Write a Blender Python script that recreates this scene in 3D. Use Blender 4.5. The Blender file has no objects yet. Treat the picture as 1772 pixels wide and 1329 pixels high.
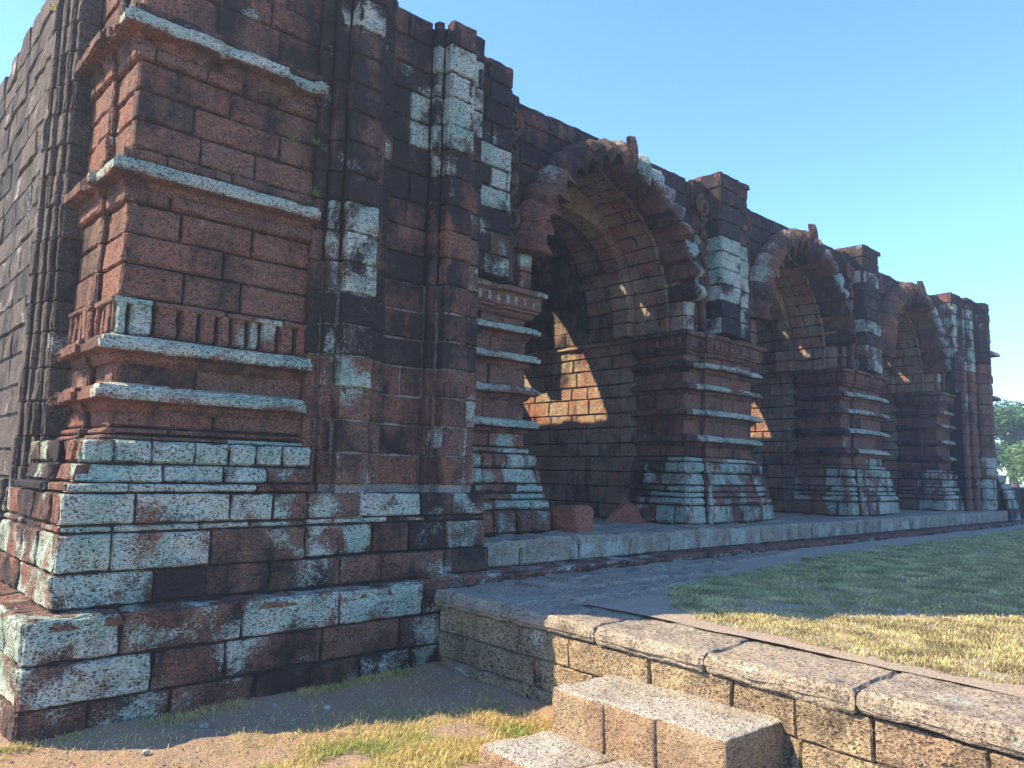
import bpy, bmesh, math, random
import numpy as np
from mathutils import Vector, Matrix, noise as mn
random.seed(7)
scene=bpy.context.scene; col=scene.collection
R=math.radians
# ---------------------------------------------------------------- camera
CAM_R=((0.734,-0.095,-0.673),(-0.679,-0.070,-0.731),(0.022,0.993,-0.115))
cd=bpy.data.cameras.new('camera'); cam=bpy.data.objects.new('camera',cd); col.objects.link(cam)
m3=Matrix(CAM_R); 
xa=Vector((m3[0][0],m3[1][0],m3[2][0])).normalized(); za=Vector((m3[0][2],m3[1][2],m3[2][2])); za=(za-xa*za.dot(xa)).normalized(); ya=za.cross(xa)
cam.matrix_world=Matrix(((xa.x,ya.x,za.x,0),(xa.y,ya.y,za.y,0),(xa.z,ya.z,za.z,1.6),(0,0,0,1)))
cd.sensor_width=36; cd.lens=26.8; cd.clip_end=3000; cd.clip_start=.05
scene.camera=cam
# ---------------------------------------------------------------- light
SUN=Vector((-.93,.74,1.0)).normalized()
w=bpy.data.worlds.new("World"); scene.world=w; w.use_nodes=True
nt=w.node_tree; bg=nt.nodes['Background']
sky=nt.nodes.new('ShaderNodeTexSky'); sky.sky_type='NISHITA'; sky.sun_disc=False
sky.sun_elevation=math.asin(SUN.z); sky.sun_rotation=math.atan2(SUN.x,SUN.y)
sky.air_density=1.0; sky.dust_density=.15; sky.ozone_density=5; sky.altitude=900
tn=nt.nodes.new('ShaderNodeMix'); tn.data_type='RGBA'; tn.blend_type='MULTIPLY'; tn.inputs[0].default_value=1; tn.inputs[7].default_value=(.54,.66,.80,1)
nt.links.new(sky.outputs[0],tn.inputs[6]); nt.links.new(tn.outputs[2],bg.inputs[0]); bg.inputs[1].default_value=.15
sl=bpy.data.lights.new('sun','SUN'); sl.energy=3.0; sl.angle=R(.5); sl.color=(1,.82,.58)
so=bpy.data.objects.new('sun',sl); col.objects.link(so); so.rotation_euler=SUN.to_track_quat('Z','Y').to_euler()
scene.view_settings.view_transform='Standard'; scene.view_settings.look='None'; scene.view_settings.exposure=2.1; scene.view_settings.gamma=1
scene.render.engine='CYCLES'
# ---------------------------------------------------------------- tagging
def link(o,parent=None):
    col.objects.link(o)
    if parent is not None: o.parent=parent
    return o
def thing(name,label,cat,loc=(0,0,0),group=None,kind=None):
    o=bpy.data.objects.new(name,None); o.empty_display_size=.2; link(o); o.location=loc
    tag(o,label,cat,group,kind); return o
def tag(o,label=None,cat=None,group=None,kind=None):
    if label: o['label']=label
    if cat: o['category']=cat
    if group: o['group']=group
    if kind: o['kind']=kind
    return o
# ---------------------------------------------------------------- mesh builder
class MB:
    def __init__(s): s.v=[]; s.f=[]; s.c=[]
    def add(s,vs,fs,c):
        o=len(s.v); s.v+=vs; s.f+=[tuple(i+o for i in f) for f in fs]
        s.c+= c if isinstance(c,list) else [c]*len(vs)
    def build(s,name,mat,parent=None,smooth=False,org=None):
        me=bpy.data.meshes.new(name)
        off=Vector(parent.location) if (parent is not None and parent.parent is None) else Vector((0,0,0))
        if parent is not None and parent.parent is not None: off=Vector(parent.parent.location)+Vector(parent.location)
        if org is not None: off=Vector(org)
        vs=[(v[0]-off.x,v[1]-off.y,v[2]-off.z) for v in s.v]
        me.from_pydata(vs,[],s.f); 
        a=me.color_attributes.new('stain','FLOAT_COLOR','POINT')
        arr=np.ones((len(s.v),4),dtype=np.float32); arr[:,:3]=np.array(s.c,dtype=np.float32)
        a.data.foreach_set('color',arr.ravel())
        me.materials.append(mat); me.update()
        if smooth: me.polygons.foreach_set('use_smooth',[True]*len(me.polygons))
        o=bpy.data.objects.new(name,me); link(o,parent)
        if org is not None: o.location=org
        return o
def nz(x,y,z,s=1.0): return mn.noise(Vector((x*s,y*s,z*s)))
def hsh(*a):
    n=0.0
    for i,v in enumerate(a): n+=math.floor(v*7.3)*(12.9898+31.7*i)
    n=math.sin(n)*43758.5453; return n-math.floor(n)
LICH=[ (3.07,3.41,5.28,5.65,0.8),(3.8,4.13,5.21,5.43,0.8),(4.03,4.56,5.38,5.72,0.95),(4.04,4.58,5.01,5.32,0.85),(3.86,4.15,4.74,5.04,0.85),(4.05,4.19,4.61,4.92,0.8),(4.17,4.48,4.61,4.95,0.95),(4.16,4.47,4.35,4.6,0.6),(4.04,4.14,4.41,4.6,0.8),(4.31,4.49,4.09,4.17,0.3),(5.04,5.34,4.78,5.12,1),(5.07,5.35,4.47,4.73,0.95),(5.11,5.36,3.65,3.99,0.55),(5.25,5.36,4.01,4.46,0.45),(2.89,2.97,3.02,3.72,0.6),(2.96,3.09,3.03,3.74,0.85),(3.07,3.43,3.53,3.77,0.9),(3.06,3.43,3.31,3.53,0.9),(3.07,3.44,3.06,3.27,0.75),(3.04,3.37,2.1,2.76,0.45),(4.44,4.62,3.33,4.01,0.5),(4.48,4.57,1.95,2.55,0.6),(4.47,4.58,1,1.87,0.6),(3.26,3.78,1.16,1.41,0.97),(3.78,4.15,1.2,1.32,0.5),(1.76,2.1,0.91,1.15,0.98),(2.1,2.44,0.92,1.14,0.95),(1.18,1.69,0.72,0.92,0.62),(1.18,1.45,0.89,1.14,0.7),(1.22,1.82,1.17,1.41,0.9),(1.82,2.47,1.17,1.38,0.88),(2.49,2.99,1.19,1.38,0.72),(1.32,1.92,1.46,1.74,0.95),(1.95,2.4,1.42,1.79,0.9),(2.4,2.8,1.6,1.79,0.97),(2.86,3.43,0.75,1.74,0.35),(0.97,1.7,0.41,0.7,0.85),(1.01,1.56,0.16,0.42,0.85),(1.71,2.18,0.47,0.7,0.62),(2.19,2.5,0.49,0.7,0.85),(2.52,3.1,0.5,0.74,0.85),(2.71,3.31,0.25,0.49,0.6),(3.1,3.47,0.5,0.73,0.95),(3.47,3.85,0.51,0.74,0.8),(3.31,3.64,0.27,0.45,0.45),(1.02,1.38,0.08,0.18,0.3),(1.5,1.64,2.48,2.75,1),(1.63,1.86,2.59,2.67,0.4),(2.07,2.56,2.5,2.74,0.35),(9.23,10.42,4.18,4.99,0.97),(9.25,9.67,3.58,3.87,0.8),(10.15,10.49,3.56,4.27,0.7),(8.88,9.24,3.67,4.18,0.9),(5.7,5.89,3.73,4.17,0.7),(5.23,6.03,1.53,1.96,0.75),(5.01,6.04,1.1,1.71,0.75),(8.35,9.37,0.98,1.87,0.9),(9.37,11.25,1.57,1.83,0.8),(10.37,11.27,0.97,1.84,0.8),(8.61,11.23,0.95,1.32,0.55),(13.21,14.28,1,1.81,0.75),(14.93,16.19,0.96,1.96,0.9),(14.32,15.41,5.28,5.62,0.8),(14.25,15.33,4.36,4.64,0.85),(14.47,15.28,3.7,4.15,0.6),(17.62,19.43,0.97,1.91,0.8),(18.73,20.39,4.17,5.69,0.75),(18.99,19.79,5.14,5.56,0.6),(20.28,22.36,1,2.11,0.75) ]
def stain(x,y,z,zone):
    """(lichen, dark, rand) for the block centred here"""
    r=random.random(); n=nz(x,y,z,1.3)
    L,D=ZN.get(zone,(.1,.4))
    if zone in('lip','cap') and y>6.36: L=.12; D+=.15
    L=L+random.uniform(-.12,.10); D=D+n*.35+random.uniform(-.18,.18)
    if y<6.45 and zone not in('soffit','ground','side'):
        for a,b,c,d,am in LICH:
            if a-.02<=x<=b+.02 and c-.02<=z<=d+.02: L=max(L,am*.93+random.uniform(-.12,.05)); D-=.1; break
    L+=nz(x,y+9,z,1.9)*.3
    return (max(0,min(1,L)),max(0,min(1,D)),r)
ZN=dict(bodyup=(.12,.85),bodylow=(.17,.40),turret=(.1,.33),turretup=(.1,.5),base=(.38,.62),plinth=(.40,.66),pier=(.15,.22),pierbase=(.42,.35),
  spandrel=(.10,.92),upper=(.14,.88),soffit=(.22,.22),side=(.25,.4),lip=(.86,.35),cap=(.42,.35),arch=(.5,.66),jamb=(.12,.2),terr=(.2,.2),core=(0,.9),dado=(.12,.12),step=(.12,.15),back=(.05,.8))
def plate(B,u0,u1,v0,v1,f,c,e=.014,th=.07,res=.11,amp=.007,gap=.005,bulge=.0):
    """one rounded, slightly rough block face mapped by f(u,v,h); u0,u1 may be (at v0, at v1) pairs"""
    a0,a1=(u0 if isinstance(u0,tuple) else (u0,u0)); b0,b1=(u1 if isinstance(u1,tuple) else (u1,u1))
    g=gap
    v0+=g*random.uniform(.6,1.4); v1-=g*random.uniform(.6,1.4); a0+=g;a1+=g;b0-=g;b1-=g
    H=v1-v0; W=max(b0-a0,b1-a1)
    if H<.015 or W<.015: return
    e=min(e,H*.3,W*.3)
    q0=f((a0+b0)/2,(v0+v1)/2,0)
    if q0[0]<5.2 and q0[1]<6.9: res=min(res,.045)
    elif q0[0]<11.3 and q0[1]<7.4: res=min(res,.08)
    nu=max(1,int(math.ceil((W-2*e)/res))); nv=max(1,int(math.ceil((H-2*e)/res)))
    U=[0,e/W]+[e/W+(1-2*e/W)*i/nu for i in range(1,nu)]+[1-e/W,1]
    V=[0,e/H]+[e/H+(1-2*e/H)*i/nv for i in range(1,nv)]+[1-e/H,1]
    hs=random.uniform(-.008,.010); tu=random.uniform(-.006,.006); tv=random.uniform(-.005,.005)
    vs=[];n1=len(U);n2=len(V);cs=[]
    for j,vv in enumerate(V):
        for i,uu in enumerate(U):
            ua=a0+(a1-a0)*vv; ub=b0+(b1-b0)*vv; u=ua+(ub-ua)*uu; v=v0+H*vv
            edge=(i in(0,n1-1))+(j in(0,n2-1))
            p=f(u,v,0); n=nz(p[0],p[1],p[2],7)
            h=nz(p[0],p[1],p[2]+3,27)*.0055+hs+tu*(uu-.5)*2+tv*(vv-.5)*2+amp*n*1.6-(e*.9 if edge==1 else e*1.7 if edge==2 else 0)+bulge*(1-(2*uu-1)**2)*(1-(2*vv-1)**2)
            if edge: 
                w=nz(p[0]+9,p[1],p[2],9)*e*1.2
                if i==0:u+=abs(w)
                elif i==n1-1:u-=abs(w)
                if j==0:v+=abs(w)
                elif j==n2-1:v-=abs(w)
            vs.append(f(u,v,h)); n5=nz(p[0],p[1],p[2]+5,4.2); cs.append((max(0,min(1,c[0]+n5*.55-(.07 if edge else 0))),max(0,min(1,c[1]+nz(p[0]+7,p[1],p[2],3.3)*.4)),c[2]))
    fs=[]
    for j in range(n2-1):
        for i in range(n1-1):
            k=j*n1+i; fs.append((k,k+1,k+n1+1,k+n1))
    # skirt
    ring=[i for i in range(n1)]+[j*n1+n1-1 for j in range(1,n2)]+[(n2-1)*n1+i for i in range(n1-2,-1,-1)]+[j*n1 for j in range(n2-2,0,-1)]
    base=len(vs)
    for k in ring:
        j,i=divmod(k,n1); uu=U[i];vv=V[j]; ua=a0+(a1-a0)*vv; ub=b0+(b1-b0)*vv
        vs.append(f(ua+(ub-ua)*uu,v0+H*vv,-th)); cs.append((max(0,c[0]-.35),c[1],c[2]))
    m=len(ring)
    for q in range(m):
        fs.append((ring[q],base+q,base+(q+1)%m,ring[(q+1)%m]))
    B.add(vs,fs,cs)
def rows(z0,z1,h,jit=.02):
    n=max(1,round((z1-z0)/h)); zs=[z0+(z1-z0)*i/n for i in range(n+1)]
    for i in range(1,n): zs[i]+=random.uniform(-jit,jit)
    return zs
def splits(u0,u1,L,off=0):
    W=u1-u0
    if W<L*1.15: return [u0,u1]
    us=[u0]; u=u0+L*random.uniform(.45,1.25)
    while u<u1-L*.4:
        us.append(u); u+=L*random.uniform(.65,1.35)
    us.append(u1); return us
def offpath(path,d):
    """offset an open xy path to its right by d, mitred"""
    out=[];n=len(path); N=[]
    for i in range(n-1):
        dx=path[i+1][0]-path[i][0];dy=path[i+1][1]-path[i][1];l=math.hypot(dx,dy); N.append((dy/l,-dx/l))
    for i in range(n):
        if i==0: nx,ny=N[0]
        elif i==n-1: nx,ny=N[-1]
        else:
            a,b=N[i-1],N[i]; k=1+a[0]*b[0]+a[1]*b[1]; nx,ny=(a[0]+b[0])/k,(a[1]+b[1])/k
        out.append((path[i][0]+nx*d,path[i][1]+ny*d))
    return out,N
def course(B,path,d,z0,z1,L,zone,res=.11,e=.014,amp=.007,bulge=0,gap=.005,shared=True,tilt=0):
    P,N=offpath(path,d)
    P2,_=offpath(path,d-tilt)
    cc=None; run=0
    for i in range(len(P)-1):
        a,b=P[i],P[i+1]; l=math.hypot(b[0]-a[0],b[1]-a[1])
        if l<.012: continue
        ux,uy=(b[0]-a[0])/l,(b[1]-a[1])/l; nx,ny=N[i]
        ss=splits(0,l,L)
        def f(u,v,h,a=a,ux=ux,uy=uy,nx=nx,ny=ny):
            h2=h-tilt*(v-z0)/(z1-z0)
            return (a[0]+ux*u+nx*h2,a[1]+uy*u+ny*h2,v)
        for q in range(len(ss)-1):
            mx=a[0]+ux*(ss[q]+ss[q+1])/2; my=a[1]+uy*(ss[q]+ss[q+1])/2
            if cc is None or ss[q+1]-ss[q]>.16 or random.random()<.3 : cc=stain(mx,my,(z0+z1)/2,zone)
            else:
                k=stain(mx,my,(z0+z1)/2,zone); cc=(k[0],cc[1],cc[2])
            edgeg=gap if q>0 else .002
            plate(B,ss[q],ss[q+1],z0,z1,f,cc,res=res,e=e,amp=amp,bulge=bulge,gap=gap if l>.2 else .003)
def core(B,path,z0,z1,d=-.03,back=None,c=(0,.9,.5)):
    """closed prism of mortar behind the blocks. path + closing points 'back'"""
    P,_=offpath(path,d); poly=P+list(back or [])
    n=len(poly); vs=[(x,y,z0) for x,y in poly]+[(x,y,z1) for x,y in poly]
    fs=[tuple(range(n)),tuple(range(2*n-1,n-1,-1))]+[(i,i+n,(i+1)%n+n,(i+1)%n) for i in range(n)]
    B.add(vs,fs,c)
def box(B,x0,x1,y0,y1,z0,z1,c=(0,.9,.5)):
    vs=[(x,y,z) for z in(z0,z1) for y in(y0,y1) for x in(x0,x1)]
    B.add(vs,[(0,2,3,1),(4,5,7,6),(0,1,5,4),(2,6,7,3),(0,4,6,2),(1,3,7,5)],c)
def sweep(B,path,prof,zone='lip',res=.045,amp=.009,chip=.0,lich=None,stone=.55):
    """moulding: prof = [(d,z,lichen factor)...] swept along xy path (open), mitred; back edge at prof ends"""
    Ps=[offpath(path,d)[0] for d,_,_ in prof]
    nseg=len(path)-1; ringsU=[]
    for i in range(nseg):
        l=math.hypot(path[i+1][0]-path[i][0],path[i+1][1]-path[i][1]); n=max(1,int(l/res))
        for k in range(n): ringsU.append((i,k/n))
    ringsU.append((nseg-1,1.0))
    _,N=offpath(path,0)
    vs=[];cs=[];m=len(prof); acc=0; st=stain(path[0][0],path[0][1],prof[0][1],zone); dd=0
    for ri,(i,t) in enumerate(ringsU):
        acc+=res
        if acc>stone*random.uniform(.7,1.5): acc=0; dd=random.uniform(-.012,.012); s2=stain(Ps[0][i][0],Ps[0][i][1],prof[0][1],zone); st=(min(1,max(0,s2[0])),s2[1],s2[2])
        cx=Ps[0][i][0]*(1-t)+Ps[0][i+1][0]*t
        for j,(d,z,lf) in enumerate(prof):
            a=Ps[j][i];b=Ps[j][i+1]; x=a[0]*(1-t)+b[0]*t; y=a[1]*(1-t)+b[1]*t
            nx,ny=N[i]
            w=0 if j in(0,m-1) else (nz(x,y,z*3,6)*amp*.9+nz(x,y,z,24)*amp*.9+dd)
            c2=nz(x,y,z*.2+3,3.1)+.5*nz(x,y,z*.5+7,9)
            if chip and 0<j<m-1 and c2>.30 and d>prof[0][0]+.03: w-=chip*min(1,(c2-.30)*9)
            if t==0 and 0<i: w=w*.5; 
            zz=z+nz(x,y,z,5)*amp*.7
            vs.append((x+nx*w,y+ny*w,zz)); cs.append((min(1,max(0,st[0]*lf+nz(x,y+5,z,2.6)*.28*lf)),st[1],st[2]))
    fs=[]
    for r in range(len(ringsU)-1):
        for j in range(m):
            k=r*m+j; k2=r*m+(j+1)%m; fs.append((k,k+m,k2+m,k2))
    fs.append(tuple(range(m))); e0=(len(ringsU)-1)*m; fs.append(tuple(range(e0+m-1,e0-1,-1)))
    B.add(vs,fs,cs)
def tube(B,pts,rad,c,ns=7,capr=True):
    vs=[];n=len(pts); fs=[]
    for i,p in enumerate(pts):
        p=Vector(p); t=(Vector(pts[min(i+1,n-1)])-Vector(pts[max(i-1,0)])).normalized()
        a=t.cross(Vector((0,1,0.01))).normalized() if abs(t.y)<.95 else t.cross(Vector((1,0,0))).normalized(); b=t.cross(a)
        r=rad[i] if isinstance(rad,(list,tuple)) else rad
        for k in range(ns):
            an=2*math.pi*k/ns; q=p+a*math.cos(an)*r+b*math.sin(an)*r; vs.append((q.x,q.y,q.z))
    for i in range(n-1):
        for k in range(ns):
            fs.append((i*ns+k,i*ns+(k+1)%ns,(i+1)*ns+(k+1)%ns,(i+1)*ns+k))
    fs.append(tuple(range(ns-1,-1,-1))); fs.append(tuple(range((n-1)*ns,n*ns)))
    B.add(vs,fs,c)
# ---------------------------------------------------------------- materials
def stone_mat(name,red=(.235,.094,.058),brown=(.155,.10,.068),dark=(.018,.018,.018),lich=(.27,.375,.28),lich2=(.44,.455,.35),ochre=None,bump=1.0,pit=42,pitd=.74,mortar=False,darkgain=1.0,fine=.9):
    m=bpy.data.materials.new(name); m.use_nodes=True; t=m.node_tree; N=t.nodes; Lk=t.links
    bs=N['Principled BSDF']; bs.inputs['Roughness'].default_value=.92; bs.inputs['Specular IOR Level'].default_value=.2
    geo=N.new('ShaderNodeNewGeometry'); pos=geo.outputs['Position']
    at=N.new('ShaderNodeAttribute'); at.attribute_name='stain'
    sp=N.new('ShaderNodeSeparateColor'); Lk.new(at.outputs['Color'],sp.inputs[0])
    def noise(s,d=4,rough=.6,vec=None):
        n=N.new('ShaderNodeTexNoise'); n.inputs['Scale'].default_value=s; n.inputs['Detail'].default_value=d; n.inputs['Roughness'].default_value=rough
        Lk.new(vec or pos,n.inputs['Vector']); return n.outputs[0]
    def math_(op,a,b=None,c=None,clamp=False):
        n=N.new('ShaderNodeMath'); n.operation=op; n.use_clamp=clamp
        for i,v in enumerate((a,b,c)):
            if v is None: continue
            if isinstance(v,(int,float)): n.inputs[i].default_value=v
            else: Lk.new(v,n.inputs[i])
        return n.outputs[0]
    def mix(f,a,b,mode='MIX'):
        n=N.new('ShaderNodeMix'); n.data_type='RGBA'; n.blend_type=mode
        if isinstance(f,(int,float)): n.inputs[0].default_value=f
        else: Lk.new(f,n.inputs[0])
        for i,v in ((6,a),(7,b)):
            if isinstance(v,tuple): n.inputs[i].default_value=(*v,1)
            else: Lk.new(v,n.inputs[i])
        return n.outputs[2]
    mp=N.new('ShaderNodeMapping'); mp.inputs['Scale'].default_value=(1,1,.28); Lk.new(pos,mp.inputs['Vector'])
    nA=noise(2.2,5); nB=noise(14,4,.65); nC=noise(70,3,.7); nS=noise(5,4,.6,mp.outputs[0])
    # base
    fb=math_('ADD',math_('MULTIPLY',sp.outputs[2],.6),math_('SUBTRACT',math_('MULTIPLY',nB,1.5),.55),clamp=True)
    base=mix(fb,red,brown)
    if ochre: base=mix(math_('MULTIPLY_ADD',nA,5,-2.1,clamp=True),base,ochre)
    # fine tone
    base=mix(fine,base,mix(math_('MULTIPLY_ADD',nC,2.4,-.7,clamp=True),(.38,.38,.40),(1.6,1.55,1.5)),'MULTIPLY')
    dk=math_('ADD',math_('MULTIPLY',sp.outputs[1],1.75*darkgain),math_('ADD',math_('MULTIPLY_ADD',nS,2.6,-1.62),math_('MULTIPLY_ADD',nB,1.5,-.85)),clamp=True)
    base=mix(math_('MULTIPLY',dk,.94),base,dark)
    # pits: shade of the hollows put into the colour as near-black
    mp2=N.new('ShaderNodeMapping'); mp2.inputs['Scale'].default_value=(1,1,1.6); Lk.new(pos,mp2.inputs['Vector'])
    wob=N.new('ShaderNodeVectorMath'); wob.operation='MULTIPLY_ADD'; nw=N.new('ShaderNodeTexNoise'); nw.inputs['Scale'].default_value=38; Lk.new(pos,nw.inputs['Vector']); Lk.new(nw.outputs['Color'],wob.inputs[0]); wob.inputs[1].default_value=(.035,.035,.035); Lk.new(mp2.outputs[0],wob.inputs[2])
    def pits(sc,th,cover):
        vo=N.new('ShaderNodeTexVoronoi'); vo.inputs['Scale'].default_value=sc; Lk.new(wob.outputs[0],vo.inputs['Vector'])
        rs=N.new('ShaderNodeSeparateColor'); Lk.new(vo.outputs['Color'],rs.inputs[0])
        r=math_('MULTIPLY_ADD',rs.outputs[0],th,cover*th)        # each pit its own size
        return math_('MULTIPLY',math_('SUBTRACT',r,vo.outputs['Distance']),5.5,clamp=True)
    pm=math_('MAXIMUM',pits(pit,.62,-.1),math_('MULTIPLY',pits(pit*2.2,.66,-.05),.85))
    pm=math_('MULTIPLY',pm,math_('MULTIPLY_ADD',noise(6,3),3.2,-.7,clamp=True),clamp=True)
    # lichen
    ln=math_('ADD',math_('MULTIPLY',nB,.45),math_('ADD',math_('MULTIPLY',noise(95,3,.7),.50),math_('MULTIPLY',noise(4.5,3),.25)))   # ~.6 mean
    lm=math_('MULTIPLY',math_('ADD',ln,math_('MULTIPLY_ADD',sp.outputs[0],.58,-.885)),8.5,clamp=True)
    lm=math_('MULTIPLY',lm,math_('MULTIPLY_ADD',pm,-.55,1.0,clamp=True))
    lc=mix(math_('MULTIPLY_ADD',noise(2.6,3),4.5,-1.75,clamp=True),lich,lich2); lc=mix(fine*.85,lc,mix(math_('MULTIPLY_ADD',nC,2.4,-.7,clamp=True),(.5,.5,.5),(1.35,1.35,1.35)),'MULTIPLY')
    base=mix(lm,base,lc)
    base=mix(math_('MULTIPLY',pm,pitd),base,(.012,.010,.012))
    Lk.new(base,bs.inputs['Base Color'])
    h=math_('SUBTRACT',math_('ADD',math_('MULTIPLY',nB,.9),math_('MULTIPLY',nC,.45)),math_('MULTIPLY',pm,.9))
    bp=N.new('ShaderNodeBump'); bp.inputs['Strength'].default_value=min(1,.85*bump); bp.inputs['Distance'].default_value=.022*bump
    Lk.new(h,bp.inputs['Height']); Lk.new(bp.outputs[0],bs.inputs['Normal'])
    return m
M_st=stone_mat('laterite')
M_soff=stone_mat('arch_laterite',red=(.34,.14,.085),brown=(.27,.205,.135),ochre=(.35,.29,.19),lich=(.28,.26,.2),lich2=(.32,.28,.22))
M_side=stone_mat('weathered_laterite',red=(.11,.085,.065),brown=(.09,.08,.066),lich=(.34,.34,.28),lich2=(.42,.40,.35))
M_ter=stone_mat('terrace_laterite',red=(.26,.175,.105),brown=(.22,.175,.115),ochre=(.33,.26,.15),lich=(.44,.44,.36),lich2=(.46,.46,.38),bump=1.2,pit=34,pitd=.6,darkgain=.75)
M_pav=stone_mat('paving_laterite',red=(.31,.25,.18),brown=(.28,.25,.19),ochre=(.34,.29,.205),lich=(.36,.39,.30),lich2=(.42,.42,.34),bump=.9,pit=45,pitd=.6,darkgain=.6,fine=.6)
M_step=stone_mat('step_laterite',red=(.28,.175,.10),brown=(.23,.17,.11),ochre=(.33,.25,.15),lich=(.34,.30,.225),lich2=(.42,.39,.32),bump=1.0,pit=44,pitd=.4,darkgain=.6,fine=.4)
M_mor=stone_mat('mortar',red=(.07,.062,.052),brown=(.05,.046,.04),lich=(.27,.25,.20),lich2=(.22,.20,.165),bump=.5)
M_red=stone_mat('red_laterite',red=(.36,.12,.07),brown=(.28,.12,.08))
# ================================================================ THE RUIN
ruin=thing('arcade_ruin','long ruined red-black laterite building with three pointed arches, moulded piers and pale lichen','building',(1.0,5.2,0))
def topjit(x): return 0
# ---- plan lines
TUR=[(1.457,6.68),(1.457,6.12),(1.5,6.12),(1.5,5.67),(2.92,5.67)]
def mortar_box(name,boxes,parent):
    B=MB()
    for b in boxes: box(B,*b)
    return B.build(name,M_mor,parent)
# ---- plinth
B=MB()
pl=[(1.0,12.5),(1.0,5.145),(4.3,5.145)]
for z0,z1 in ((-.12,.19),(.19,.435),(.435,.69)):
    course(B,pl,0,z0,z1,.62,'plinth',res=.08,e=.014,amp=.018,gap=.006)
course(B,[(4.3,5.17),(25,5.17)],0,.55,.70,.8,'plinth',res=.12,e=.03,amp=.012)
pp=MB(); core(pp,pl,-.2,.672,-.03,[(4.3,7),(5,12.5)]); box(pp,3.85,25,5.2,7,.3,.68)
# ledge top paving
for i,(x0,x1) in enumerate([(1.0,1.55),(1.55,2.2),(2.2,2.7),(2.7,3.4),(3.4,3.9)]):
    plate(B,x0,x1,5.145,5.50,lambda u,v,h:(u,v,.69+h),(.55,.3,.5),e=.02,res=.09,amp=.014)
for x0 in range(0,26):
    a=3.9+x0*.82
    if a<24.5: plate(B,a,min(a+.82,25),5.17,5.55,lambda u,v,h:(u,v,.70+h),(.45 if a<7 else .15,.35,.5),e=.02,res=.12,amp=.012)
for i in range(9):
    plate(B,1.0,1.45,5.5+i*.8,6.3+i*.8,lambda u,v,h:(u,v,.69+h),(.3,.3,.5),e=.02,res=.12,amp=.012)
plinth=B.build('plinth',M_st,ruin); pp.build('mortar',M_mor,plinth)
# ---- base of the near block (continuous battered courses) ---------------
B=MB(); C=MB()
body=[(1.17,9.0),(1.17,5.35),(4.68,5.35)]
def battered(off): return [(1.17+off,9.5),(1.17+off,5.35+off),(4.70,5.35+off)]
for z0,z1,o in ((.70,.915,0),(.915,1.16,.0),(1.16,1.21,.02),(1.21,1.41,.012)):
    pth=battered(o)[:2]+([(4.70,5.35+o)] if z0<.9 else [(2.84,5.35+o),(2.88,5.42+o),(4.70,5.42+o)])
    course(B,pth,0,z0,z1,.50,'base',res=.08,e=.013,amp=.016,gap=.005,tilt=.006)
core(C,battered(.0),.6,.91,-.03,[(4.70,7.5),(1.6,9.5)]); core(C,[(1.17,9.5),(1.17,5.35),(2.84,5.35),(2.88,5.43),(4.70,5.43)],.9,1.405,-.035,[(4.70,7.5),(1.6,9.5)])
baseP=B.build('base',M_st,ruin); C.build('mortar',M_mor,baseP)
# ---- corner buttress ------------------------------------------------------
B=MB(); C=MB()
def tc(d,z0,z1,L=.6,zone='turret',**k): course(B,TUR,d,z0,z1,L,zone,**k)
tc(.29,1.41,1.475,.7,'base',e=.012)
tc(.245,1.475,1.60,.5,'base',amp=.012,tilt=.03)
tc(.205,1.60,1.76,.22,'base',e=.02,bulge=.004,amp=.014,gap=.003)
tc(.06,1.76,1.80,.7); tc(.03,1.80,1.85,.7)
tc(0,1.85,1.99,.7); tc(0,2.13,2.33,.7)
tc(.035,2.48,2.745,.14,'dado',e=.02,gap=.012,amp=.006)
tc(.045,2.70,2.76,.5,'dado',e=.012)
for a,b in ((2.76,3.0),(3.0,3.22),(3.22,3.44)): tc(0,a,b,.62)
tc(.03,3.44,3.56,.7,e=.02)
tc(.05,3.73,3.84,.5,'turret',e=.03)
for a,b in ((3.84,4.06),(4.06,4.28),(4.28,4.50)): tc(0,a,b,.6)
tc(.03,4.50,4.61,.3,e=.018)
tc(.06,4.82,4.9,.5,'turretup')
zz=rows(4.9,6.65,.24)
for a,b in zip(zz,zz[1:]): tc(-.01,a,b,.55,'turretup')
core(C,TUR,1.3,6.6,-.03,[(2.92,7.4),(1.7,7.4)])
for a,b,d in ((1.3,1.59,.2),(1.59,1.755,.17)): core(C,TUR,a,b,d,[(2.92,7.4),(1.7,7.4)])
box(C,1.6,2.9,5.72,7.3,6.4,6.655)
tur=B.build('corner_buttress',M_st,ruin); C.build('mortar',M_mor,tur)
def lip(z0,z1,out,path,parent,name='cornice',zone='lip',chip=.05,under=.05,mat=None,back=-.04):
    L=MB(); h=z1-z0
    prof=[(back,z0-under-.03,.0),(.01,z0-under-.03,.05),(.035,z0-under,.1),(.045,z0-.012,.15),(out-.025,z0-.002,.3),(out,z0+.006,.7),(out+.003,z0+h*.62,1.0),(out-.022,z0+h*.70,1.0),(out-.03,z1,.95),(.02,z1+.022,.9),(back,z1+.024,.7)]
    sweep(L,path,prof,zone,chip=chip)
    # ragged drip fringe under the lip (small hanging knobs)
    P,N=offpath(path,out-.018)
    for i in range(len(P)-1):
        a,b=P[i],P[i+1]; l=math.hypot(b[0]-a[0],b[1]-a[1])
        if l<.2: continue
        u=.03
        while u<l-.03:
            if random.random()<.45:
                x=a[0]+(b[0]-a[0])*u/l; y=a[1]+(b[1]-a[1])*u/l; r=random.uniform(.009,.016)
                tube(L,[(x,y,z0+.02),(x,y,z0-.003),(x,y,z0-.012)],[r*1.2,r,r*.4],(.35,.4,.5),ns=5)
            u+=random.uniform(.045,.075)
    return L.build(name,mat or M_st,parent)
lip(2.03,2.13,.13,TUR,tur,under=.045)
lip(2.365,2.465,.13,TUR,tur,under=.045)
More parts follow.
